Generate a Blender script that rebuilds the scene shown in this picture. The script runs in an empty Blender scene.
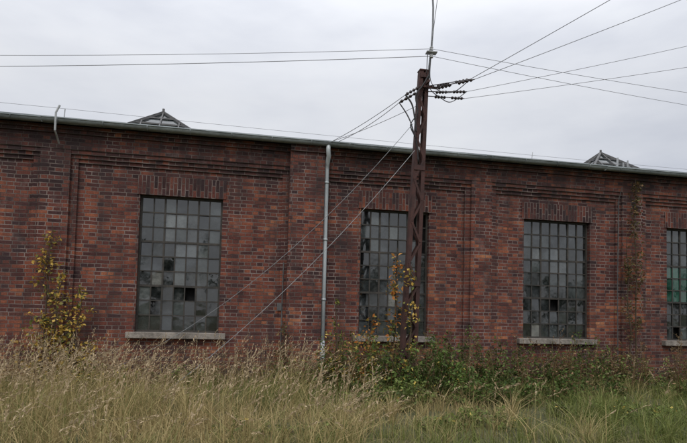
import bpy, math, random
import numpy as np
from mathutils import Matrix, Vector
rng=np.random.default_rng(7); random.seed(7)
S=bpy.context.scene
S.view_settings.view_transform='Standard'; S.view_settings.look='None'; S.view_settings.exposure=0
# ---------------- camera
cam=bpy.data.cameras.new("camera"); co=bpy.data.objects.new("camera",cam); S.collection.objects.link(co)
cam.lens=29.35; cam.sensor_width=36; cam.shift_y=.091; cam.clip_end=2000
co.matrix_world=Matrix.Translation((0,-11.64,1.5))@Matrix.Rotation(math.radians(-11.8),4,'Z')@Matrix.Rotation(math.radians(90)+.05,4,'X')@Matrix.Rotation(.025,4,'Z')
S.camera=co
# ---------------- helpers
def link(o,parent=None):
    S.collection.objects.link(o)
    if parent: o.parent=parent
    return o
def empty(name):
    return link(bpy.data.objects.new(name,None))
class MB:
    def __init__(s): s.v=[];s.f=[];s.m=[];s.c=[]
    def quad(s,a,b,c,d,m=0,col=(1,1,1)):
        i=len(s.v); s.v+=[a,b,c,d]; s.f.append((i,i+1,i+2,i+3)); s.m.append(m); s.c+=[col]*4
    def tri(s,a,b,c,m=0,col=(1,1,1)):
        i=len(s.v); s.v+=[a,b,c]; s.f.append((i,i+1,i+2)); s.m.append(m); s.c+=[col]*3
    def box(s,x0,x1,y0,y1,z0,z1,m=0,col=(1,1,1)):
        p=[(x0,y0,z0),(x1,y0,z0),(x1,y1,z0),(x0,y1,z0),(x0,y0,z1),(x1,y0,z1),(x1,y1,z1),(x0,y1,z1)]
        i=len(s.v); s.v+=p; s.c+=[col]*8
        for f in [(0,1,5,4),(1,2,6,5),(2,3,7,6),(3,0,4,7),(4,5,6,7),(3,2,1,0)]:
            s.f.append(tuple(i+k for k in f)); s.m.append(m)
    def beam(s,a,b,w,h,up=(0,1,0),m=0,col=(1,1,1)):
        a=Vector(a);b=Vector(b);d=(b-a).normalized();u=Vector(up);sx=d.cross(u).normalized();sy=sx.cross(d)
        i=len(s.v)
        for p in (a,b):
            for q,r in((-1,-1),(1,-1),(1,1),(-1,1)): s.v.append(tuple(p+sx*q*w/2+sy*r*h/2)); s.c.append(col)
        for f in [(3,2,1,0),(4,5,6,7),(0,1,5,4),(1,2,6,5),(2,3,7,6),(3,0,4,7)]:
            s.f.append(tuple(i+k for k in f)); s.m.append(m)
    def tube(s,pts,r,n=8,m=0,col=(1,1,1)):
        pts=[Vector(p) for p in pts]; k=len(pts)
        if not hasattr(r,'__len__'): r=[r]*k
        i=len(s.v)
        for j,p in enumerate(pts):
            d=(pts[min(j+1,k-1)]-pts[max(j-1,0)]).normalized()
            u=Vector((0,0,1)) if abs(d.z)<.9 else Vector((0,1,0))
            sx=d.cross(u).normalized(); sy=sx.cross(d)
            for q in range(n):
                a=2*math.pi*q/n; s.v.append(tuple(p+(sx*math.cos(a)+sy*math.sin(a))*r[j])); s.c.append(col)
        for j in range(k-1):
            for q in range(n):
                q2=(q+1)%n; s.f.append((i+j*n+q,i+j*n+q2,i+(j+1)*n+q2,i+(j+1)*n+q)); s.m.append(m)
        s.f.append(tuple(i+q for q in range(n))[::-1]); s.m.append(m)
        s.f.append(tuple(i+(k-1)*n+q for q in range(n))); s.m.append(m)
    def build(s,name,mats,parent=None,smooth=False):
        me=bpy.data.meshes.new(name); me.from_pydata([tuple(v) for v in s.v],[],s.f)
        for m in mats: me.materials.append(m)
        me.polygons.foreach_set("material_index",s.m)
        a=me.color_attributes.new("Col",'FLOAT_COLOR','POINT')
        c=np.ones((len(s.v),4),dtype=np.float32); c[:,:3]=np.array(s.c,dtype=np.float32).reshape(-1,3); a.data.foreach_set("color",c.ravel())
        if smooth: me.polygons.foreach_set("use_smooth",[True]*len(me.polygons))
        me.update(); return link(bpy.data.objects.new(name,me),parent)
def np_mesh(name,V,F,C,mats,parent=None):
    me=bpy.data.meshes.new(name)
    me.vertices.add(len(V)); me.vertices.foreach_set("co",V.astype(np.float32).ravel())
    tot=sum(f.size for f in F); me.loops.add(tot)
    me.loops.foreach_set("vertex_index",np.concatenate([f.ravel() for f in F]).astype(np.int32))
    starts=[];o=0
    for f in F:
        starts.append(o+np.arange(len(f))*f.shape[1]); o+=f.size
    st=np.concatenate(starts).astype(np.int32); me.polygons.add(len(st)); me.polygons.foreach_set("loop_start",st)
    me.update(calc_edges=True); me.validate()
    for m in mats: me.materials.append(m)
    a=me.color_attributes.new("Col",'FLOAT_COLOR','POINT'); c=np.ones((len(V),4),dtype=np.float32); c[:,:3]=C; a.data.foreach_set("color",c.ravel())
    return link(bpy.data.objects.new(name,me),parent)
def noise2(x,y,sc,seed=0):
    r=np.random.default_rng(seed); o=np.zeros_like(x)
    for k in range(9):
        a=r.uniform(0,6.28);f=sc*r.uniform(.6,2.2);o=o+np.sin((x*math.cos(a)+y*math.sin(a))*f+r.uniform(0,6.28))
    return o/3.0
# ---------------- materials
def mat(name):
    m=bpy.data.materials.new(name); m.use_nodes=True; nt=m.node_tree; nt.nodes.clear()
    out=nt.nodes.new("ShaderNodeOutputMaterial"); b=nt.nodes.new("ShaderNodeBsdfPrincipled"); nt.links.new(b.outputs[0],out.inputs[0])
    return m,nt,b,out
def N(nt,t,**k):
    n=nt.nodes.new(t)
    for a,v in k.items(): setattr(n,a,v)
    return n
def mix(nt,fac,a,b,mode='MIX'):
    n=N(nt,"ShaderNodeMix",data_type='RGBA',blend_type=mode)
    for i,v in((0,fac),(6,a),(7,b)):
        if hasattr(v,'is_linked'): nt.links.new(v,n.inputs[i])
        elif i==0: n.inputs[0].default_value=v
        else: n.inputs[i].default_value=(*v,1)
    return n.outputs[2]
def ramp(nt,src,stops,interp='LINEAR'):
    n=N(nt,"ShaderNodeValToRGB"); nt.links.new(src,n.inputs[0]); e=n.color_ramp; e.interpolation=interp
    while len(e.elements)<len(stops): e.elements.new(.5)
    for i,(p,c) in enumerate(stops):
        e.elements[i].position=p; e.elements[i].color=(*c,1) if hasattr(c,'__len__') else (c,c,c,1)
    return n.outputs[0]
def noise(nt,vec,scale,detail=4,rough=.55):
    n=N(nt,"ShaderNodeTexNoise"); n.inputs['Scale'].default_value=scale; n.inputs['Detail'].default_value=detail; n.inputs['Roughness'].default_value=rough
    if vec is not None: nt.links.new(vec,n.inputs['Vector'])
    return n.outputs[0]
def mth(nt,op,a,b=0):
    n=N(nt,"ShaderNodeMath",operation=op)
    for i,v in((0,a),(1,b)):
        if hasattr(v,'is_linked'): nt.links.new(v,n.inputs[i])
        else: n.inputs[i].default_value=v
    return n.outputs[0]
def brick_mat(name,soldier=False):
    m,nt,b,out=mat(name)
    g=N(nt,"ShaderNodeNewGeometry"); sp=N(nt,"ShaderNodeSeparateXYZ"); nt.links.new(g.outputs['Position'],sp.inputs[0])
    u=mth(nt,'ADD',sp.outputs[0],sp.outputs[1]); w=sp.outputs[2]
    wob=mth(nt,'MULTIPLY',mth(nt,'SUBTRACT',noise(nt,g.outputs['Position'],1.3,2),.5),.035)
    w2=mth(nt,'ADD',w,wob)
    wob2=mth(nt,'MULTIPLY',mth(nt,'SUBTRACT',noise(nt,g.outputs['Position'],14,2),.5),.014)
    u2=mth(nt,'ADD',u,wob2)
    cb=N(nt,"ShaderNodeCombineXYZ")
    if soldier: nt.links.new(w2,cb.inputs[0]); nt.links.new(u2,cb.inputs[1])
    else: nt.links.new(u2,cb.inputs[0]); nt.links.new(w2,cb.inputs[1])
    bt=N(nt,"ShaderNodeTexBrick",offset=.25 if not soldier else 0.5,offset_frequency=2,squash=1.0 if soldier else .5,squash_frequency=2)
    nt.links.new(cb.outputs[0],bt.inputs['Vector'])
    for k,v in(('Scale',1),('Mortar Size',.0085),('Mortar Smooth',.35),('Bias',0),('Brick Width',.25),('Row Height',.075)): bt.inputs[k].default_value=v
    bt.inputs['Color1'].default_value=(0,0,0,1); bt.inputs['Color2'].default_value=(1,1,1,1); bt.inputs['Mortar'].default_value=(.5,.5,.5,1)
    rnd=bt.outputs['Color']; fac=bt.outputs['Fac']
    big=noise(nt,g.outputs['Position'],.75,6,.62)
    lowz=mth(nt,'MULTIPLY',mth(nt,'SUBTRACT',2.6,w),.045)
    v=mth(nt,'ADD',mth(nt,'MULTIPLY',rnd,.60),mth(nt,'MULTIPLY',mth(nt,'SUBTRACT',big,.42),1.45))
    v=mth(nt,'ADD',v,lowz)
    if soldier: v=mth(nt,'SUBTRACT',v,.12)
    col=ramp(nt,v,[(.0,(.034,.018,.019)),(.14,(.066,.028,.026)),(.32,(.122,.042,.033)),(.54,(.185,.060,.039)),(.74,(.265,.089,.049)),(.90,(.42,.17,.082)),(1,(.50,.25,.14))])
    wn=N(nt,"ShaderNodeTexWhiteNoise",noise_dimensions='1D'); nt.links.new(rnd,wn.inputs['W'])
    col=mix(nt,ramp(nt,wn.outputs['Value'],[(.82,0),(.88,.65)]),col,(.045,.028,.031))
    fine=noise(nt,g.outputs['Position'],38,4,.7)
    col=mix(nt,1.0,col,ramp(nt,fine,[(.25,.5),(.75,1.45)]),'MULTIPLY')
    mort=mix(nt,ramp(nt,noise(nt,g.outputs['Position'],2.5,5),[(.35,0),(.65,1)]),(.07,.052,.046),(.28,.225,.20))
    col=mix(nt,fac,col,mort)
    mp=N(nt,"ShaderNodeMapping"); mp.inputs['Scale'].default_value=(2.2,2.2,.35); nt.links.new(g.outputs['Position'],mp.inputs[0])
    st=noise(nt,mp.outputs[0],1.6,5,.62)
    col=mix(nt,ramp(nt,st,[(.42,0),(.70,.68)]),col,(.044,.033,.033))
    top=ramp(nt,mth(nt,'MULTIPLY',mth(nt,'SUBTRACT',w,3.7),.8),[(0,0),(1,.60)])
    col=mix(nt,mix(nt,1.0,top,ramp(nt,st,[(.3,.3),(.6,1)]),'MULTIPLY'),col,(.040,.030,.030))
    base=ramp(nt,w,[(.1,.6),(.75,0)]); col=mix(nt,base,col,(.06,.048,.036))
    ef=noise(nt,g.outputs['Position'],2.7,6,.7)
    col=mix(nt,ramp(nt,ef,[(.58,0),(.78,.32)]),col,(.32,.25,.23))
    nt.links.new(col,b.inputs['Base Color']); b.inputs['Roughness'].default_value=.9; b.inputs['Specular IOR Level'].default_value=.2
    bp=N(nt,"ShaderNodeBump"); bp.inputs['Strength'].default_value=.9; bp.inputs['Distance'].default_value=.012
    h=mth(nt,'ADD',mth(nt,'MULTIPLY',mth(nt,'SUBTRACT',1,fac),.8),mth(nt,'ADD',mth(nt,'MULTIPLY',fine,.5),mth(nt,'MULTIPLY',rnd,.35)))
    nt.links.new(h,bp.inputs['Height']); nt.links.new(bp.outputs[0],b.inputs['Normal'])
    return m
BR=brick_mat("brick"); BRS=brick_mat("brick_soldier",True)
def simple(name,c1,c2,scale=6,rough=.7,metal=0,bump=.3,mid=(.35,.65),stretch=None):
    m,nt,b,out=mat(name); g=N(nt,"ShaderNodeNewGeometry"); vec=g.outputs['Position']
    if stretch:
        mp=N(nt,"ShaderNodeMapping"); mp.inputs['Scale'].default_value=stretch; nt.links.new(vec,mp.inputs[0]); vec=mp.outputs[0]
    n=noise(nt,vec,scale,6,.65); n2=noise(nt,vec,scale*9,3,.6)
    f=mth(nt,'ADD',mth(nt,'MULTIPLY',n,.7),mth(nt,'MULTIPLY',n2,.3))
    nt.links.new(ramp(nt,f,[(mid[0],c1),(mid[1],c2)]),b.inputs['Base Color']); b.inputs['Roughness'].default_value=rough; b.inputs['Metallic'].default_value=metal
    bp=N(nt,"ShaderNodeBump"); bp.inputs['Strength'].default_value=bump; bp.inputs['Distance'].default_value=.01; nt.links.new(f,bp.inputs['Height']); nt.links.new(bp.outputs[0],b.inputs['Normal'])
    return m
CONC=simple("sill_concrete",(.08,.07,.058),(.34,.30,.26),4,.9)
ZINC=simple("gutter_zinc",(.13,.15,.155),(.30,.33,.33),1.2,.5,.1,.15)
FELT=simple("roof_felt",(.035,.035,.038),(.08,.08,.08),2,.9)
PIPE=simple("downpipe_zinc",(.34,.38,.40),(.58,.62,.63),2.5,.45,.1,.1,stretch=(1,1,.3))
RUST=simple("rusty_steel",(.022,.012,.012),(.08,.032,.025),5,.85,.0,.5)
FRAME=simple("window_steel",(.012,.013,.012),(.06,.05,.04),7,.7)
INS=simple("insulator_brown",(.012,.008,.008),(.035,.02,.017),12,.3)
CERAM=simple("insulator_porcelain",(.25,.26,.27),(.45,.46,.46),8,.3)
GALV=simple("galvanised_steel",(.14,.145,.15),(.28,.29,.30),6,.5,.3)
DGREY=simple("skylight_steel",(.06,.062,.065),(.15,.145,.14),6,.6,.1)
WIRE=simple("wire_aluminium",(.12,.12,.13),(.24,.24,.25),6,.6)
CABLE=simple("cable_black",(.015,.015,.016),(.04,.04,.04),6,.7)
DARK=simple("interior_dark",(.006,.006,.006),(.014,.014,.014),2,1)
m,nt,b,out=mat("old_window_glass"); GLASS=m
at=N(nt,"ShaderNodeAttribute",attribute_name="Col"); g=N(nt,"ShaderNodeNewGeometry")
dn=noise(nt,g.outputs['Position'],4,7,.72); mo=noise(nt,g.outputs['Position'],1.7,5,.65)
c=mix(nt,1,at.outputs['Color'],ramp(nt,dn,[(.3,.35),(.7,1.5)]),'MULTIPLY')
c=mix(nt,ramp(nt,mo,[(.48,0),(.66,.5)]),c,(.085,.098,.105))  # blue-grey mottle: sky reflection painted into the glass colour
nt.links.new(mix(nt,ramp(nt,dn,[(.55,0),(.8,.4)]),c,(.085,.08,.065)),b.inputs['Base Color'])
nt.links.new(ramp(nt,dn,[(.4,.015),(.8,.16)]),b.inputs['Roughness']); b.inputs['IOR'].default_value=1.85
bp=N(nt,"ShaderNodeBump"); bp.inputs['Strength'].default_value=.08; bp.inputs['Distance'].default_value=.02; nt.links.new(noise(nt,g.outputs['Position'],3.5,2),bp.inputs['Height']); nt.links.new(bp.outputs[0],b.inputs['Normal'])
def leafmat(name,tr=.3):
    m,nt,b,out=mat(name); at=N(nt,"ShaderNodeAttribute",attribute_name="Col"); nt.links.new(at.outputs['Color'],b.inputs['Base Color']); b.inputs['Roughness'].default_value=.65; b.inputs['Specular IOR Level'].default_value=.25
    t=N(nt,"ShaderNodeBsdfTranslucent"); nt.links.new(at.outputs['Color'],t.inputs[0]); mx=N(nt,"ShaderNodeMixShader"); mx.inputs[0].default_value=tr
    nt.links.new(b.outputs[0],mx.inputs[1]); nt.links.new(t.outputs[0],mx.inputs[2]); nt.links.new(mx.outputs[0],out.inputs[0]); return m
LEAF=leafmat("leaf"); GRASS=leafmat("grass_blade",.3)
m,nt,b,out=mat("ground_soil"); GROUND=m; g=N(nt,"ShaderNodeNewGeometry")
c=ramp(nt,noise(nt,g.outputs['Position'],.5,8,.7),[(.3,(.045,.06,.02)),(.5,(.09,.09,.038)),(.7,(.16,.13,.065))])
c=mix(nt,1,c,ramp(nt,noise(nt,g.outputs['Position'],25,5,.7),[(.3,.4),(.7,1.3)]),'MULTIPLY')
nt.links.new(c,b.inputs['Base Color']); b.inputs['Roughness'].default_value=1
bp=N(nt,"ShaderNodeBump"); bp.inputs['Distance'].default_value=.05; nt.links.new(noise(nt,g.outputs['Position'],18,5),bp.inputs['Height']); nt.links.new(bp.outputs[0],b.inputs['Normal'])

# ---------------- ground
mb=MB(); mb.quad((-700,-700,0),(700,-700,0),(700,700,0),(-700,700,0)); mb.build("ground",[GROUND])

# ---------------- brick building
B=empty("brick_factory_building")
XL,XR,DEPTH=-15.2,25.2,18.0
ZT=4.93
wins=[(-1.74,-.13),(2.78,4.33),(6.62,8.32),(10.42,12.05),(14.3,15.95),(18.2,19.85),(22.1,23.75),(-6.55,-4.95),(-10.6,-9.0),(-14.5,-12.9)]
WZ0,WZ1=1.0,3.74
pil=[(-3.56,-3.02),(5.27,5.76),(9.10,9.66),(13.0,13.5),(16.9,17.4),(20.8,21.3),(24.7,25.2),(-8.0,-7.5),(-12.0,-11.5)]
PC=(1.20,1.92)
xs=set([XL,XR,PC[0],PC[1]]); 
for a,b_ in wins: xs|={a,b_,round(a-.06,4),round(b_+.06,4)}
for a,b_ in pil: xs|={a,b_,round(a-.13,4),round(b_+.13,4)}
xs|={round(PC[0]-.13,4),round(PC[1]+.13,4)}
zs=[-.3,.42,WZ0,WZ1,WZ1+.38,4.27,4.345,4.42,4.50,4.79,4.86,ZT]
xs=sorted(x for x in xs if XL<=x<=XR); 
def depth(x,z):
    for a,b_ in wins:
        if a<x<b_ and WZ0<z<WZ1: return None
    d=0.0
    for a,b_ in pil:
        if a<x<b_: d=.12
        elif a-.13<x<b_+.13: d=max(d,.055)
    if PC[0]<x<PC[1]: return .27 if z<4.79 else .31
    if PC[0]-.13<x<PC[1]+.13: d=.055
    if z>4.27: d=max(d,.035)
    if z>4.345: d=max(d,.07)
    if z>4.42: d=max(d,.105)
    if z>4.50: d=max(d,.13)
    if z>4.79: d=max(d,.17)
    if z>4.86: d=max(d,.21)
    if z<.42: d=max(d,.05 if d<.1 else d+.03)
    for a,b_ in wins:
        if a-.06<x<b_+.06 and WZ1<z<WZ1+.38: d=.018
    return d
mb=MB(); nx=len(xs)-1; nz=len(zs)-1
D=[[depth((xs[i]+xs[i+1])/2,(zs[j]+zs[j+1])/2) for j in range(nz)] for i in range(nx)]
REV=-.24
def dd(i,j):
    if i<0 or i>=nx or j<0 or j>=nz: return REV
    return REV if D[i][j] is None else D[i][j]
for i in range(nx):
    for j in range(nz):
        x0,x1,z0,z1=xs[i],xs[i+1],zs[j],zs[j+1]; d=dd(i,j); xm=(x0+x1)/2
        sold=any(a-.06<xm<b_+.06 for a,b_ in wins) and abs(z0-WZ1)<1e-4
        if D[i][j] is not None: mb.quad((x0,-d,z0),(x1,-d,z0),(x1,-d,z1),(x0,-d,z1),1 if sold else 0)
        e=dd(i+1,j)
        if abs(e-d)>1e-5: mb.quad((x1,-d,z0),(x1,-e,z0),(x1,-e,z1),(x1,-d,z1),0)
        if i==0: mb.quad((x0,-d,z0),(x0,.3,z0),(x0,.3,z1),(x0,-d,z1),0)
        e=dd(i,j+1) if j+1<nz else d
        if abs(e-d)>1e-5: mb.quad((x0,-d,z1),(x1,-d,z1),(x1,-e,z1),(x0,-e,z1),1 if (D[i][j] is None) else 0)
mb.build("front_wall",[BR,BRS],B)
mb=MB()
for x in (XL,XR):
    mb.quad((x,.3,-.3),(x,DEPTH,-.3),(x,DEPTH,ZT),(x,.3,ZT)); mb.tri((x,.0,ZT),(x,DEPTH,ZT),(x,DEPTH/2,ZT+.85))
mb.quad((XL,DEPTH,-.3),(XR,DEPTH,-.3),(XR,DEPTH,ZT),(XL,DEPTH,ZT)); mb.build("side_and_back_walls",[BR],B)
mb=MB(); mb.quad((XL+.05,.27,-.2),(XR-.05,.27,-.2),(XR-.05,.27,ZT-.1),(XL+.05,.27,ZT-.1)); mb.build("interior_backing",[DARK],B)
mb=MB()
for ya,yb,za,zb in((-.30,DEPTH/2,ZT+.02,ZT+.92),(DEPTH+.3,DEPTH/2,ZT+.02,ZT+.92)):
    mb.quad((XL-.2,ya,za+.07),(XR+.2,ya,za+.07),(XR+.2,yb,zb+.07),(XL-.2,yb,zb+.07))
    mb.quad((XL-.2,ya,za),(XR+.2,ya,za),(XR+.2,yb,zb),(XL-.2,yb,zb)); mb.quad((XL-.2,ya,za),(XR+.2,ya,za),(XR+.2,ya,za+.07),(XL-.2,ya,za+.07))
mb.build("roof",[FELT],B)
mb=MB(); n=8; gy,gz,gr=-.385,ZT+.06,.072
L=XL-.2
while L<XR+.2:
    L2=min(L+2.98,XR+.2); dz=random.uniform(-.012,.012)
    for q in range(n):
        a0=math.pi+math.pi*q/n; a1=math.pi+math.pi*(q+1)/n
        p=lambda a,x,r=gr:(x,gy+r*math.cos(a),gz+dz+r*math.sin(a))
        mb.quad(p(a0,L),p(a0,L2),p(a1,L2),p(a1,L))
        mb.quad(p(a0,L,gr-.006),p(a0,L2,gr-.006),p(a1,L2,gr-.006),p(a1,L,gr-.006))
    mb.tube([(L,gy-gr,gz+dz),(L2,gy-gr,gz+dz)],.013,6)
    L=L2+.0
x=XL
while x<XR:
    mb.tube([(x,gy+(gr+.008)*math.cos(math.pi+math.pi*k/8),gz+(gr+.008)*math.sin(math.pi+math.pi*k/8)) for k in range(9)],.008,5); x+=.8
mb.build("gutter",[ZINC],B,True)
mb=MB(); mb.box(XL-.2,XR+.2,-.302,-.285,ZT+.0,ZT+.13); mb.build("eaves_flashing",[ZINC],B)
mb=MB()
for a,b_ in wins:
    mb.box(a-.15,b_+.14,-.13,.10,WZ0-.11,WZ0+.012)
so=mb.build("window_sills",[CONC],B); bv=so.modifiers.new("b",'BEVEL'); bv.width=.012; bv.segments=2
fr=MB(); gl=MB()
for wi,(a,b_) in enumerate(wins):
    z0,z1=WZ0+.012,WZ1; yf=.13; nc,nr=7,9; fw=.038
    fr.box(a,a+fw,yf-.03,yf+.03,z0,z1); fr.box(b_-fw,b_,yf-.03,yf+.03,z0,z1); fr.box(a+fw,b_-fw,yf-.03,yf+.03,z0,z0+fw); fr.box(a+fw,b_-fw,yf-.03,yf+.03,z1-fw,z1)
    ia,ib,ja,jb=a+fw,b_-fw,z0+fw,z1-fw; cw=(ib-ia)/nc; ch=(jb-ja)/nr
    for k in range(1,nc):
        t=.023 if k not in(2,5) else .036
        fr.box(ia+k*cw-t/2,ia+k*cw+t/2,yf-.02,yf+.012,ja,jb)
    for k in range(1,nr):
        t=.023 if k not in(3,6) else .042
        fr.box(ia,ib,yf-.024,yf+.009,ja+k*ch-t/2,ja+k*ch+t/2)
    for i in range(nc):
        for j in range(nr):
            r=random.random(); dk=random.uniform(.5,1.4)
            col=(.012*dk,.0145*dk,.0145*dk)
            if r<.18: col=(.040*dk,.047*dk,.046*dk)
            elif r<.23: col=(.09,.10,.095)
            elif r<.24: col=(.17,.17,.155)
            if wi==0 and i in(2,3,4) and j in(5,6,7) and random.random()<.7: col=(.10*dk,.11*dk,.108*dk)  # bright interior skylight patch painted into the pane colour
            if wi==2 and i in(3,4) and j in(5,6) : col=(.075*dk,.083*dk,.083*dk)  # bright sky patch likewise painted into these upper panes
            if wi==3 and i<4 and j in(3,4,5): col=(.012,.07,.045)
            if wi==0 and (i,j) in((4,2),) : continue
            if wi==1 and i in(5,6) and j>5 and random.random()<.5: continue
            if random.random()<.010: continue
            o=[random.uniform(-.004,.004) for _ in range(3)]
            if random.random()<.22: o[2]=random.uniform(-.002,.018)
            x0,x1,y0,y1=ia+i*cw,ia+(i+1)*cw,ja+j*ch,ja+(j+1)*ch
            gl.quad((x0,yf+o[0],y0),(x1,yf+o[1],y0),(x1,yf+o[1]+o[2],y1),(x0,yf+o[0]+o[2],y1),0,col)
fr.build("window_frames",[FRAME],B); gl.build("window_panes",[GLASS],B)
mb=MB(); px,py=1.98,-.16
mb.tube([(px-.02,gy,gz-.05),(px-.02,gy,gz-.16),(px,gy+.04,gz-.26),(px,py-.03,gz-.42),(px,py,gz-.52),(px,py,2.6),(px,py,.12)],.046,14)
for z in(4.2,3.0,1.75,.6): mb.tube([(px,py,z-.02),(px,py,z+.02)],.056,14); mb.box(px-.02,px+.02,py+.04,.0,z-.012,z+.012)
mb.tube([(px,py,.05),(px,py,.9)],.053,14)
mb.build("downpipe",[PIPE],B,True)
mb=MB(); mb.tube([(1.13,-.075,.1),(1.13,-.07,1.6),(1.14,-.07,2.5)],.011,6); mb.tube([(9.02,-.07,.2),(9.0,-.08,2.2),(9.03,-.08,4.3),(9.03,-.2,4.6)],.010,6)
mb.box(1.03,1.12,-.09,-.056,1.50,1.66)
mb.build("earthing_conductors",[DGREY],B)
mb=MB(); mb.tube([(-3.22,-.48,4.74),(-3.22,-.48,5.08),(-3.16,-.48,5.22)],.02,8); mb.tube([(-3.22,-.48,4.74),(-3.22,-.2,4.58)],.018,8)
mb.tube([(-3.30,.3,5.0),(-3.28,.3,5.42)],.01,6)
mb.tube([(9.2,.2,5.0),(9.22,.2,5.42)],.025,6); mb.tube([(9.42,.1,5.0),(9.42,.1,5.34)],.02,6); mb.tube([(9.30,.1,5.0),(9.30,.1,5.28)],.02,6); mb.tube([(6.95,.3,5.0),(7.0,.3,5.4)],.008,6)
mb.build("roof_wire_brackets",[CERAM],B)
def skylight(name,cx,cy):
    hw=2.0; base=5.45; ap=Vector((cx,cy,7.12)); fm=MB(); gm=MB()
    fm.box(cx-hw,cx+hw,cy-hw,cy+hw,5.0,base)
    cs=[Vector((cx-hw,cy-hw,base)),Vector((cx+hw,cy-hw,base)),Vector((cx+hw,cy+hw,base)),Vector((cx-hw,cy+hw,base))]
    for k in range(4):
        a,b2=cs[k],cs[(k+1)%4]; off=Vector((0,0,-.03)); gm.tri(a+off,b2+off,ap+off,0,(.02,.025,.025))
        fm.beam(a,ap,.07,.07,(0,0,1))
        for t in (.125,.25,.375,.5,.625,.75,.875):
            p=a.lerp(b2,t); s=min(t,1-t)*2; mid=(a+b2)/2; q=p+(ap-mid)*s; fm.beam(p,q,.035,.04,(0,0,1))
        for s in(.33,.66,.82): fm.beam(a.lerp(ap,s),b2.lerp(ap,s),.03,.04,(0,0,1))
    fm.tube([(cx,cy,7.05),(cx,cy,7.22)],.035,8)
    e=empty(name); e.parent=B
    fm.build("skylight_frame",[DGREY],e); gm.build("skylight_glass",[GLASS],e)
skylight("pyramid_skylight",-1.95,5.0); skylight("pyramid_skylight.001",12.3,5.0)

# ---------------- steel lattice pole
PO=empty("lattice_utility_pole")
base=Vector((3.25,-1.84,-.1)); top=Vector((3.48,-1.84,6.04))
def axis(t): return base.lerp(top,t)
def half(t): return .158*(1-t)+.082*t
mb=MB()
for sgn in(-1,1):
    a=axis(0)+Vector((sgn*half(0),0,0)); c_=axis(1)+Vector((sgn*half(1),0,0))
    mb.beam(a,c_,.014,.13)
    for yy in(-.062,.062):
        off=Vector((-sgn*.034,yy,0)); mb.beam(a+off,c_+off,.062,.010)
nseg=15
for k in range(nseg):
    t0,t1=.03+.95*k/nseg,.03+.95*(k+1)/nseg; s=1 if k%2 else -1
    for yy in(-.072,.072):
        p=axis(t0)+Vector((s*half(t0)*.8,yy,0)); q=axis(t1)+Vector((-s*half(t1)*.8,yy,0)); mb.beam(p,q,.038,.008)
for t in(.03,.35,.7,.985):
    for yy in(-.082,.082): p=axis(t); h=half(t); mb.beam(p+Vector((-h,yy,0)),p+Vector((h,yy,0)),.09,.008)
mb.beam(axis(1),axis(1)+Vector((0,0,.02)),.19,.16)
mb.build("lattice_shaft",[RUST],PO)
mb=MB(); tz=5.72
mb.beam((3.38,-1.95,tz),(3.72,-1.95,tz-.01),.035,.04,(0,0,1)); mb.beam((3.50,-2.1,tz+.05),(3.50,-1.6,tz+.05),.035,.04,(0,0,1))
mb.build("strain_brackets",[RUST],PO)
mb=MB(); rod=[(3.58,-1.84,5.75),(3.59,-1.84,6.15),(3.63,-1.84,6.5),(3.65,-1.84,6.9),(3.65,-1.84,7.3),(3.62,-1.84,7.75),(3.52,-1.84,7.95)]
mb.tube(rod,.02,8); mb.build("bracket_tube",[GALV],PO,True)
def ins(mb,a,b_,n=5,r=.032):
    a=Vector(a);b_=Vector(b_); pts=[];rr=[]
    for k in range(n):
        for t,q in((0,.35),(.3,1),(.55,.85),(.8,.4)): pts.append(a.lerp(b_,(k+t)/n)); rr.append(r*q)
    pts.append(b_); rr.append(r*.3); mb.tube(pts,rr,9)
mb=MB()
A=[((3.62,-1.95,5.72),(4.28,-2.15,5.86)),((3.62,-1.98,5.66),(4.30,-2.3,5.80)),((3.66,-1.80,5.68),(4.48,-1.55,5.88)),((3.66,-1.75,5.62),(4.50,-1.40,5.80))]
for p,q in A:
    p=Vector(p);q=Vector(q); ins(mb,p.lerp(q,.12),p.lerp(q,.45),4); ins(mb,p.lerp(q,.6),p.lerp(q,.97),4); mb.tube([(3.5,p[1],p[2]),tuple(q)],.009,6)
C=[((3.36,-1.9,5.70),(3.10,-1.95,5.52)),((3.36,-1.8,5.64),(3.06,-1.7,5.46))]
for p,q in C: ins(mb,p,q,4)
mb.build("strain_insulators",[INS],PO,True)
mb=MB()
for z in(6.32,6.46): 
    mb.tube([(3.60,-1.92,z-.03),(3.60,-1.92,z-.02),(3.60,-1.92,z),(3.60,-1.92,z+.02),(3.60,-1.92,z+.03)],[.035,.035,.02,.035,.035],10)
mb.beam((3.61,-1.84,6.39),(3.60,-1.97,6.39),.02,.2,(1,0,0)); mb.build("spool_insulators",[CERAM],PO,True)
def sag(a,b_,s,n=24):
    a=Vector(a);b_=Vector(b_); return [tuple(a.lerp(b_,k/n)-Vector((0,0,4*s*(k/n)*(1-k/n)))) for k in range(n+1)]
wm=MB()
wires=[((3.60,-1.92,6.46),(-26,6.3,7.55),.48,.0045),((3.60,-1.92,6.32),(-26,5.9,6.85),.45,.006),
 ((3.60,-1.92,6.46),(30,2,8.6),.4,.0045),((3.60,-1.92,6.32),(30,2.3,8.0),.4,.0045),
 (A[0][1],(9.9,-6.6,8.9),.03,.006),(A[1][1],(16,-4.3,11.2),.1,.006),(A[2][1],(20,-1.9,10.9),.15,.005),(A[3][1],(20,-1.7,9.8),.15,.005),
 ((3.59,-1.9,6.4),(1.6,-9.5,9.9),.05,.005),
 (C[0][1],(2.0,.1,5.1),.05,.006),(C[1][1],(2.1,.1,5.1),.08,.006),((3.4,-1.85,5.4),(1.7,-.3,4.9),.05,.005),
 ((-3.28,.3,5.42),(27,1.2,5.75),.12,.0035),((-3.28,.3,5.42),(-22,.3,5.9),.1,.0035)]
for a,b_,s,r in wires: wm.tube(sag(a,b_,s),r,5)
wm.build("overhead_power_lines",[WIRE])
wm=MB()
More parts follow.
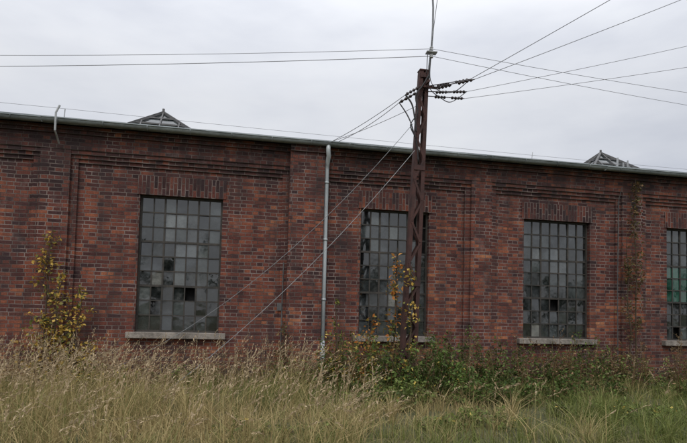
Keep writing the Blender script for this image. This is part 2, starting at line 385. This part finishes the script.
wm.tube(sag((3.26,-1.95,5.0),(-1.9,-1.0,.4),.5),.005,6); wm.tube(sag((3.3,-1.95,4.5),(-.9,-2.2,.15),.25),.005,6)
wm.build("slack_service_cables",[GALV])
wm=MB()
def loop(pts,rr=.012):
    P=[Vector(p) for p in pts]; o=[]
    for i in range(len(P)-1):
        p0,p1,p2,p3=P[max(i-1,0)],P[i],P[i+1],P[min(i+2,len(P)-1)]
        for k in range(6):
            t=k/6; o.append(tuple(.5*((2*p1)+(p2-p0)*t+(2*p0-5*p1+4*p2-p3)*t*t+(3*p1-p0-3*p2+p3)*t**3)))
    o.append(tuple(P[-1])); wm.tube(o,rr,6)
loop([(3.55,-1.95,5.95),(3.42,-1.98,5.72),(3.28,-2,5.5),(3.33,-1.98,5.2),(3.20,-1.98,4.95),(3.32,-1.95,4.7),(3.38,-1.93,4.3)])
loop([(3.10,-1.95,5.52),(3.22,-1.97,5.35),(3.28,-1.97,5.1),(3.32,-1.95,4.85)],.016)
loop([(3.06,-1.7,5.46),(3.18,-1.8,5.22),(3.24,-1.9,5.0),(3.30,-1.93,4.76)],.012)
loop([(4.28,-2.15,5.86),(4.0,-2.1,5.62),(3.75,-2,5.64),(3.58,-1.95,5.85),(3.60,-1.9,6.3)],.008)
loop([(4.48,-1.55,5.88),(4.1,-1.7,5.58),(3.8,-1.9,5.56),(3.56,-1.95,5.72),(3.58,-1.9,6.2)],.008)
loop([(3.60,-1.92,6.46),(3.52,-1.95,6.35),(3.50,-1.96,5.95)],.008)
wm.build("jumper_cables",[CABLE],PO,True)

# ---------------- vegetation
def blades(X,Y,H,W,bend,col,az=None):
    n=len(X); az=rng.uniform(0,6.283,n) if az is None else az
    lx,ly=np.cos(az),np.sin(az); fa=az+math.pi/2+rng.uniform(-.9,.9,n); wx,wy=np.cos(fa),np.sin(fa)
    V=np.zeros((n,7,3)); T=[0,.35,.7,1]; Wt=[1,.85,.5,0]; idx=0
    for t,w in zip(T,Wt):
        px=X+lx*bend*H*t*t; py=Y+ly*bend*H*t*t; pz=H*(t-.38*np.minimum(bend,1.3)*t*t)
        if w>0:
            for s in(-1,1):
                V[:,idx,0]=px+s*wx*W*w/2; V[:,idx,1]=py+s*wy*W*w/2; V[:,idx,2]=pz; idx+=1
        else: V[:,idx,0]=px;V[:,idx,1]=py;V[:,idx,2]=pz; tip=V[:,idx].copy(); idx+=1
    o=np.arange(n)[:,None]*7
    Q=np.concatenate([o+np.array([0,1,3,2]),o+np.array([2,3,5,4])]); Tt=o+np.array([4,5,6])
    Cc=np.repeat(col[:,None,:],7,axis=1)
    return V.reshape(-1,3),Q,Tt,Cc.reshape(-1,3),tip,np.stack([lx,ly],1)
def merge(parts):
    Vs=[];Qs=[];Ts=[];Cs=[];o=0
    for V,Q,T,C_ in parts:
        Vs.append(V);Cs.append(C_)
        if Q is not None and len(Q): Qs.append(Q+o)
        if T is not None and len(T): Ts.append(T+o)
        o+=len(V)
    F=[]
    if Qs: F.append(np.concatenate(Qs))
    if Ts: F.append(np.concatenate(Ts))
    return np.concatenate(Vs),F,np.concatenate(Cs)
def leaves(P_,size,col,flat=.5,asp=.55,dirs=None):
    n=len(P_); d=rng.normal(size=(n,3)) if dirs is None else dirs+rng.normal(size=(n,3))*.35; d[:,2]*=flat; d/=np.linalg.norm(d,axis=1)[:,None]
    u=rng.normal(size=(n,3))*.6+np.array([0,0,1]); s=np.cross(d,u); s/=np.linalg.norm(s,axis=1)[:,None]+1e-9; nn=np.cross(s,d)
    size=np.broadcast_to(size,(n,))[:,None]
    V=np.stack([P_,P_+d*size*.5+s*size*asp/2+nn*size*.08,P_+d*size-nn*size*.1,P_+d*size*.5-s*size*asp/2+nn*size*.08],1)
    Q=np.arange(n)[:,None]*4+np.array([0,1,2,3]); return V.reshape(-1,3),Q,None,np.repeat(col,4,axis=0)
def lerpcol(a,b_,t): return np.array(a)[None,:]*(1-t[:,None])+np.array(b_)[None,:]*t[:,None]
def grasscol(X,Y,rs,n):
    dry=np.clip(.40+.36*noise2(X,Y,.8,1)-.045*(X-1.0)+rs,0,1)
    t=rng.random(n); g_=lerpcol((.065,.10,.02),(.19,.22,.055),t); s_=lerpcol((.26,.20,.085),(.58,.45,.23),t)
    dry=np.clip((dry-.5)*1.5+.5,0.05,1)
    return g_*(1-dry[:,None])+s_*dry[:,None]
parts=[]
n=50000
X=rng.uniform(-10,20,n); Y=-rng.uniform(0.05,1,n)**.9*9.2
H=np.clip(.24+.09*noise2(X,Y,1.7,2)+rng.normal(0,.07,n),.07,.6)
col=grasscol(X,Y,rng.normal(0,.22,n),n)
V,Q,T,C_,_,_=blades(X,Y,H,rng.uniform(.005,.012,n),np.abs(rng.normal(.6,.45,n)),col); parts.append((V,Q,T,C_))
nt_=1700; k=34; TX=rng.uniform(-10,20,nt_); TY=-rng.uniform(.1,1,nt_)*9.0
TH=np.clip(.36+.15*noise2(TX,TY,1.3,8)+rng.normal(0,.10,nt_),.14,.8); TR=rng.normal(0,.30,nt_)
i=np.repeat(np.arange(nt_),k); n=len(i); a=rng.uniform(0,6.283,n); rr_=np.abs(rng.normal(0,.055,n))
X=TX[i]+np.cos(a)*rr_; Y=TY[i]+np.sin(a)*rr_; Y=np.minimum(Y,-.05)
H=TH[i]*rng.uniform(.55,1.15,n); col=grasscol(X,Y,TR[i]+rng.normal(0,.12,n),n)
V,Q,T,C_,_,_=blades(X,Y,H,rng.uniform(.005,.011,n),np.abs(rng.normal(.55,.35,n))+rr_*5,col,a+rng.normal(0,.5,n)); parts.append((V,Q,T,C_))
Vm,F,Cm=merge(parts); np_mesh("meadow_grass",Vm,F,Cm,[GRASS])
parts=[]
def reed(n,xa,xb,ya,yb,h0,h1,dens_seed,thr):
    X=rng.uniform(xa,xb,n);Y=rng.uniform(ya,yb,n); k=noise2(X,Y,1.6,dens_seed)+rng.normal(0,.3,n)>thr; X,Y=X[k],Y[k]; n=len(X)
    H=rng.uniform(h0,h1,n); t=rng.random(n); col=lerpcol((.28,.20,.09),(.56,.43,.23),t)
    az=rng.normal(-.4,1.0,n); bend=np.abs(rng.normal(.45,.28,n))
    V,Q,T,C_,tip,l=blades(X,Y,H,rng.uniform(.004,.006,n),bend,col,az); parts.append((V,Q,T,C_))
    m_=n*4; i=rng.integers(0,n,m_); a=rng.uniform(0,6.28,m_)
    V,Q,T,C2,_,_=blades(X[i]+rng.normal(0,.03,m_),Y[i]+rng.normal(0,.03,m_),H[i]*rng.uniform(.4,.9,m_),rng.uniform(.005,.011,m_),np.abs(rng.normal(.8,.4,m_)),lerpcol((.14,.16,.045),(.50,.38,.18),rng.random(m_)),a); parts.append((V,Q,T,C2))
    K=14; P_=[];Dd=[];cc=[]
    for q in range(K):
        t_=1-.26*q/K; px=X+l[:,0]*bend*H*t_**2; py=Y+l[:,1]*bend*H*t_**2; pz=H*(t_-.38*np.minimum(bend,1.3)*t_**2)
        P_.append(np.stack([px,py,pz],1)); dv=np.stack([l[:,0]*bend*1.4,l[:,1]*bend*1.4,np.ones(n)*(1-.7*bend)],1); Dd.append(dv); cc.append(lerpcol((.33,.24,.14),(.62,.49,.32),rng.random(n)))
    P_=np.concatenate(P_);Dd=np.concatenate(Dd);cc=np.concatenate(cc)
    parts.append(leaves(P_,rng.uniform(.025,.055,len(P_)),cc,1,.28,Dd))
reed(3600,-10,1.5,-6.4,-.5,.6,1.2,11,-.3)
reed(600,-10,.2,-7.6,-5.4,.55,.95,13,0)
reed(520,1.3,20,-6.5,-.5,.45,.9,12,.25)
Vm,F,Cm=merge(parts); np_mesh("tall_dry_grass",Vm,F,Cm,[GRASS])
mb=MB(); P_=[]; r=np.random.default_rng(77)
for s in range(170):
    x=r.uniform(1.8,15); y=-r.uniform(.5,2.8); h=r.uniform(.5,1.25); lx=r.normal(0,.12)
    cc=(.13+r.random()*.08,.085+r.random()*.05,.05); mb.tube([(x,y,0),(x+lx*.4,y,h*.5),(x+lx,y,h)],[.006,.005,.002],4,0,cc)
    for q in range(7):
        t=r.uniform(.45,1); p=Vector((x+lx*t*t,y,h*t)); e=p+Vector((r.normal(0,.09),r.normal(0,.09),r.uniform(.04,.16))); mb.tube([p,e],[.003,.0015],3,0,cc)
        for w_ in range(5): P_.append(p.lerp(e,r.uniform(.3,1.1)))
P_=np.array([tuple(v) for v in P_])
sv=np.array([tuple(v) for v in mb.v]); f4=np.array([f for f in mb.f if len(f)==4]); Vm,F,Cm=merge([(sv,f4,None,np.array(mb.c)),leaves(P_,r.uniform(.02,.045,len(P_)),lerpcol((.10,.065,.035),(.28,.19,.10),r.random(len(P_))),.8,.6)])
np_mesh("dead_weed_stalks",Vm,F,Cm,[LEAF])
def shrub(name,cx,cy,rx,ry,h,n,cols,size=(.035,.09),stems=34,seed=0,acc=None,accf=0):
    r=np.random.default_rng(seed); mb=MB(); P_=[]; BRt=[]
    for s in range(stems):
        a=r.uniform(0,6.28); q=math.sqrt(r.random()); bx,by=cx+rx*.75*q*math.cos(a),cy+ry*.75*q*math.sin(a); hh=h*r.uniform(.35,1.2)*(1-.35*q)
        ex,ey=bx+r.normal(0,.12)+rx*.3*q*math.cos(a),by+r.normal(0,.1); pts=[(bx,by,0),((bx*.5+ex*.5)+r.normal(0,.03),(by+ey)/2,hh*.55),(ex,ey,hh)]
        mb.tube(pts,[.008,.006,.003],4,0,(.13,.095,.055))
        k=n//stems; t=r.uniform(.12,1.03,k)**.8
        b0,b1=np.array(pts[0]),np.array(pts[2]); pm=np.array(pts[1])
        p=(1-t)[:,None]**2*b0+2*((1-t)*t)[:,None]*pm+(t**2)[:,None]*b1
        p=p+r.normal(size=(k,3))*np.array([.07,.07,.05])*(1.3-t)[:,None]*(.6+h*.6); p[:,2]=np.maximum(p[:,2],.03); P_.append(p); BRt.append(np.full(k,r.uniform(.6,1.5)))
    P_=np.concatenate(P_); tt=r.random(len(P_)); col=lerpcol(cols[0],cols[1],tt)
    if acc is not None: k=r.random(len(P_))<accf; col[k]=lerpcol(acc[0],acc[1],r.random(k.sum()))
    col=col*np.concatenate(BRt)[:,None]
    L_=leaves(P_,r.uniform(size[0],size[1],len(P_)),col,.6,.5)
    sv=np.array(mb.v); f4=np.array([f for f in mb.f if len(f)==4 ]); sc=np.array([c for c in mb.c])
    Vm,F,Cm=merge([(sv,f4,None,sc),L_]); return np_mesh(name,Vm,F,Cm,[LEAF])
G1=((.045,.078,.018),(.14,.195,.05)); G2=((.08,.115,.03),(.19,.23,.065)); YE=((.42,.30,.06),(.60,.46,.13)); BRN=((.16,.10,.05),(.32,.21,.11))
specs=[(2.35,-1.0,.55,.4,1.15,2000,G1,YE,.2),(2.9,-1.6,.65,.5,1.2,2200,G1,YE,.14),(3.5,-2.4,.7,.4,.95,2200,G1,YE,.06),(3.9,-1.4,.7,.5,1.2,2400,G1,BRN,.12),(4.7,-1.3,.7,.5,1.25,2400,G1,BRN,.12),
 (1.3,-.9,.5,.35,.7,1100,G2,YE,.1),(5.5,-1.2,.6,.4,1.15,1800,G1,BRN,.15),(6.6,-.9,.7,.4,.85,1700,G1,BRN,.25),(7.7,-.8,.7,.4,1.2,1800,G1,BRN,.25),(8.6,-.9,.6,.4,.8,1400,G2,BRN,.3),
 (10.0,-.9,.9,.5,.8,1600,G2,BRN,.3),(11.6,-.8,.9,.5,.8,1500,G2,BRN,.3),(2.6,-3.0,.8,.5,.55,1700,G2,YE,.04),(4.4,-3.0,.9,.5,.65,2000,G1,BRN,.1),(6.4,-2.4,1.0,.5,.6,1800,G1,BRN,.15),(9.2,-2.3,1.0,.5,.45,1300,G2,BRN,.2),
 (-.6,-.8,.6,.35,.5,900,G2,BRN,.3),(-2.1,-.7,.6,.35,.6,900,G2,YE,.3),(13.8,-1,1.1,.6,.8,1600,G1,BRN,.2),(16,-1,1.1,.6,.7,1500,G2,BRN,.2),(3.2,-4.6,.9,.4,.25,800,G2,YE,.03),(.6,-5.0,.9,.5,.22,700,G2,YE,.03),(5.8,-4.2,1.1,.5,.28,900,G2,YE,.05)]
for i,(cx,cy,rx,ry,h,n_,c_,ac,af) in enumerate(specs): shrub("weed_shrub" if i==0 else f"weed_shrub.{i:03d}",cx,cy,rx,ry,h,n_,c_,seed=100+i,acc=ac,accf=af)
def sapling(name,root,height,spread,nbr,leafn,cols,size,seed,lean=(0,0),dens_low=1.0,flaty=.4,ymax=-.16):
    r=np.random.default_rng(seed); mb=MB(); P_=[]
    trunk=[]; x,y=root
    for k in range(9):
        t=k/8; trunk.append(Vector((x+lean[0]*t+r.normal(0,.025),y+lean[1]*t+r.normal(0,.015),height*t)))
    mb.tube(trunk,[.02*(1-t/9)+.003 for t in range(9)],6,0,(.10,.075,.05))
    for b_ in range(nbr):
        t=r.uniform(.06,.95)**(1.0+dens_low*.5); k=int(t*8); p=trunk[k].lerp(trunk[min(k+1,8)],t*8-k)
        a=r.uniform(0,6.28); L=spread*(1.15-t)*r.uniform(.5,1.1)
        e=p+Vector((math.cos(a)*L,math.sin(a)*L*flaty,L*r.uniform(.1,.9))); e.y=min(e.y,ymax); mid=(p+e)/2+Vector((0,0,.04))
        mb.tube([p,mid,e],[.006,.004,.002],4,0,(.11,.08,.05))
        m_=max(3,int(leafn/nbr*(.4+L/spread)))
        for q in range(m_):
            s=r.uniform(.2,1.05); v=p.lerp(e,s)+Vector(r.normal(size=3)*.045); v.y=min(v.y,ymax+.02); P_.append(v)
    P_=np.array([tuple(v) for v in P_]); col=lerpcol(cols[0],cols[1],r.random(len(P_)))
    if len(cols)>2: k=r.random(len(P_))<.38; col[k]=lerpcol(cols[2],cols[3],r.random(k.sum()))
    L_=leaves(P_,r.uniform(size[0],size[1],len(P_)),col,.8,.6)
    sv=np.array([tuple(v) for v in mb.v]); f4=np.array([f for f in mb.f if len(f)==4]); sc=np.array(mb.c)
    Vm,F,Cm=merge([(sv,f4,None,sc),L_]); return np_mesh(name,Vm,F,Cm,[LEAF])
Yl=((.46,.29,.05),(.66,.46,.12),(.13,.16,.035),(.26,.24,.07)); Or=((.46,.15,.03),(.62,.30,.08),(.42,.30,.07),(.20,.17,.05))
sapling("yellow_leaved_sapling",(-3.25,-.3),3.0,.55,50,560,Yl,(.045,.10),21,(-.05,.05),.6,.25)
sapling("yellow_leaved_sapling.001",(-2.75,-.4),1.9,.62,34,600,Yl,(.045,.10),22,(.05,.1),.2,.3)
sapling("yellow_leaved_sapling.002",(-3.15,-.4),2.2,.5,32,380,Yl,(.045,.10),27,(.15,.1),.2,.3)
sapling("orange_leaved_sapling",(3.05,-1.55),2.75,.32,26,230,Or,(.05,.11),23,(.12,.1),-.6)
sapling("orange_leaved_sapling.001",(2.65,-1.4),1.5,.35,20,280,Or,(.05,.10),24,(.05,.1),0)
sapling("orange_leaved_sapling.002",(3.2,-2.05),2.4,.22,24,190,Yl,(.045,.10),26,(.06,.0),0,.5)
sapling("small_green_sapling",(2.15,-.6),1.8,.25,14,150,((.10,.14,.03),(.28,.28,.06)),(.05,.09),25,(.03,.1),0)
Tw=((.07,.07,.03),(.16,.14,.055),(.16,.09,.04),(.24,.16,.07))
sapling("climbing_vine",(9.3,-.3),4.8,.40,80,800,Tw,(.04,.09),31,(.0,.02),-1.0,.15)
sapling("climbing_vine.001",(9.15,-.35),3.4,.35,46,420,Tw,(.04,.08),32,(-.1,.02),0,.15)
sapling("climbing_vine.002",(1.15,-.45),1.3,.3,16,200,Tw,(.04,.08),33,(.0,.05),0,.3)

mb=MB(); P_=[];r=np.random.default_rng(5)
for i in range(20):
    x=-55+i*6.2+r.normal(0,1.2); y=-52+r.normal(0,4); h=r.uniform(5,12)
    mb.tube([(x,y,0),(x+r.normal(0,.2),y,h*.4),(x+r.normal(0,.4),y,h*.85)],[.28,.2,.05],7,0,(.07,.055,.04))
    for b_ in range(9):
        a=r.uniform(0,6.28); z0=h*r.uniform(.3,.7); L=h*r.uniform(.15,.3); e=(x+math.cos(a)*L,y+math.sin(a)*L,z0+L*.8)
        mb.tube([(x,y,z0),e],[.09,.03],5,0,(.07,.055,.04)); c0=np.array(e)
        P_.append(c0+r.normal(size=(90,3))*np.array([.9,.9,.75])*h*.085)
P_=np.concatenate(P_); L_=leaves(P_,r.uniform(.35,.7,len(P_)),lerpcol((.03,.045,.014),(.12,.11,.035),r.random(len(P_))),.6,.7)
sv=np.array(mb.v); f4=np.array([f for f in mb.f if len(f)==4]); Vm,F,Cm=merge([(sv,f4,None,np.array(mb.c)),L_]); np_mesh("distant_trees",Vm,F,Cm,[LEAF])

# ---------------- overcast daylight
w=bpy.data.worlds.new("World"); S.world=w; w.use_nodes=True; nt=w.node_tree; nt.nodes.clear()
out=N(nt,"ShaderNodeOutputWorld"); bg=N(nt,"ShaderNodeBackground"); bg.inputs[1].default_value=.122; nt.links.new(bg.outputs[0],out.inputs[0])
sky=N(nt,"ShaderNodeTexSky",sky_type='NISHITA',sun_disc=False); sky.sun_elevation=math.radians(48); sky.sun_rotation=math.radians(200)
tc=N(nt,"ShaderNodeTexCoord"); sp=N(nt,"ShaderNodeSeparateXYZ"); nt.links.new(tc.outputs['Generated'],sp.inputs[0])
mp=N(nt,"ShaderNodeMapping"); mp.inputs['Scale'].default_value=(1,1,3.2); nt.links.new(tc.outputs['Generated'],mp.inputs[0])
cn=noise(nt,mp.outputs[0],2.3,6,.5)
cl=ramp(nt,cn,[(.30,(5.0,5.2,5.75)),(.5,(6.2,6.35,6.75)),(.70,(7.1,7.2,7.4))])
el=ramp(nt,sp.outputs[2],[(0,.86),(.35,1.0),(1,2.3)])
cl=mix(nt,1,cl,el,'MULTIPLY'); nt.links.new(mix(nt,.93,sky.outputs[0],cl),bg.inputs[0])
sl=bpy.data.lights.new("sun",'SUN'); sl.energy=1.2; sl.angle=math.radians(18); sl.color=(1,.96,.91); so=link(bpy.data.objects.new("sun",sl))
d=Vector((math.sin(math.radians(200))*math.cos(math.radians(48)),math.cos(math.radians(200))*math.cos(math.radians(48)),math.sin(math.radians(48)))); so.rotation_euler=d.to_track_quat('Z','Y').to_euler()
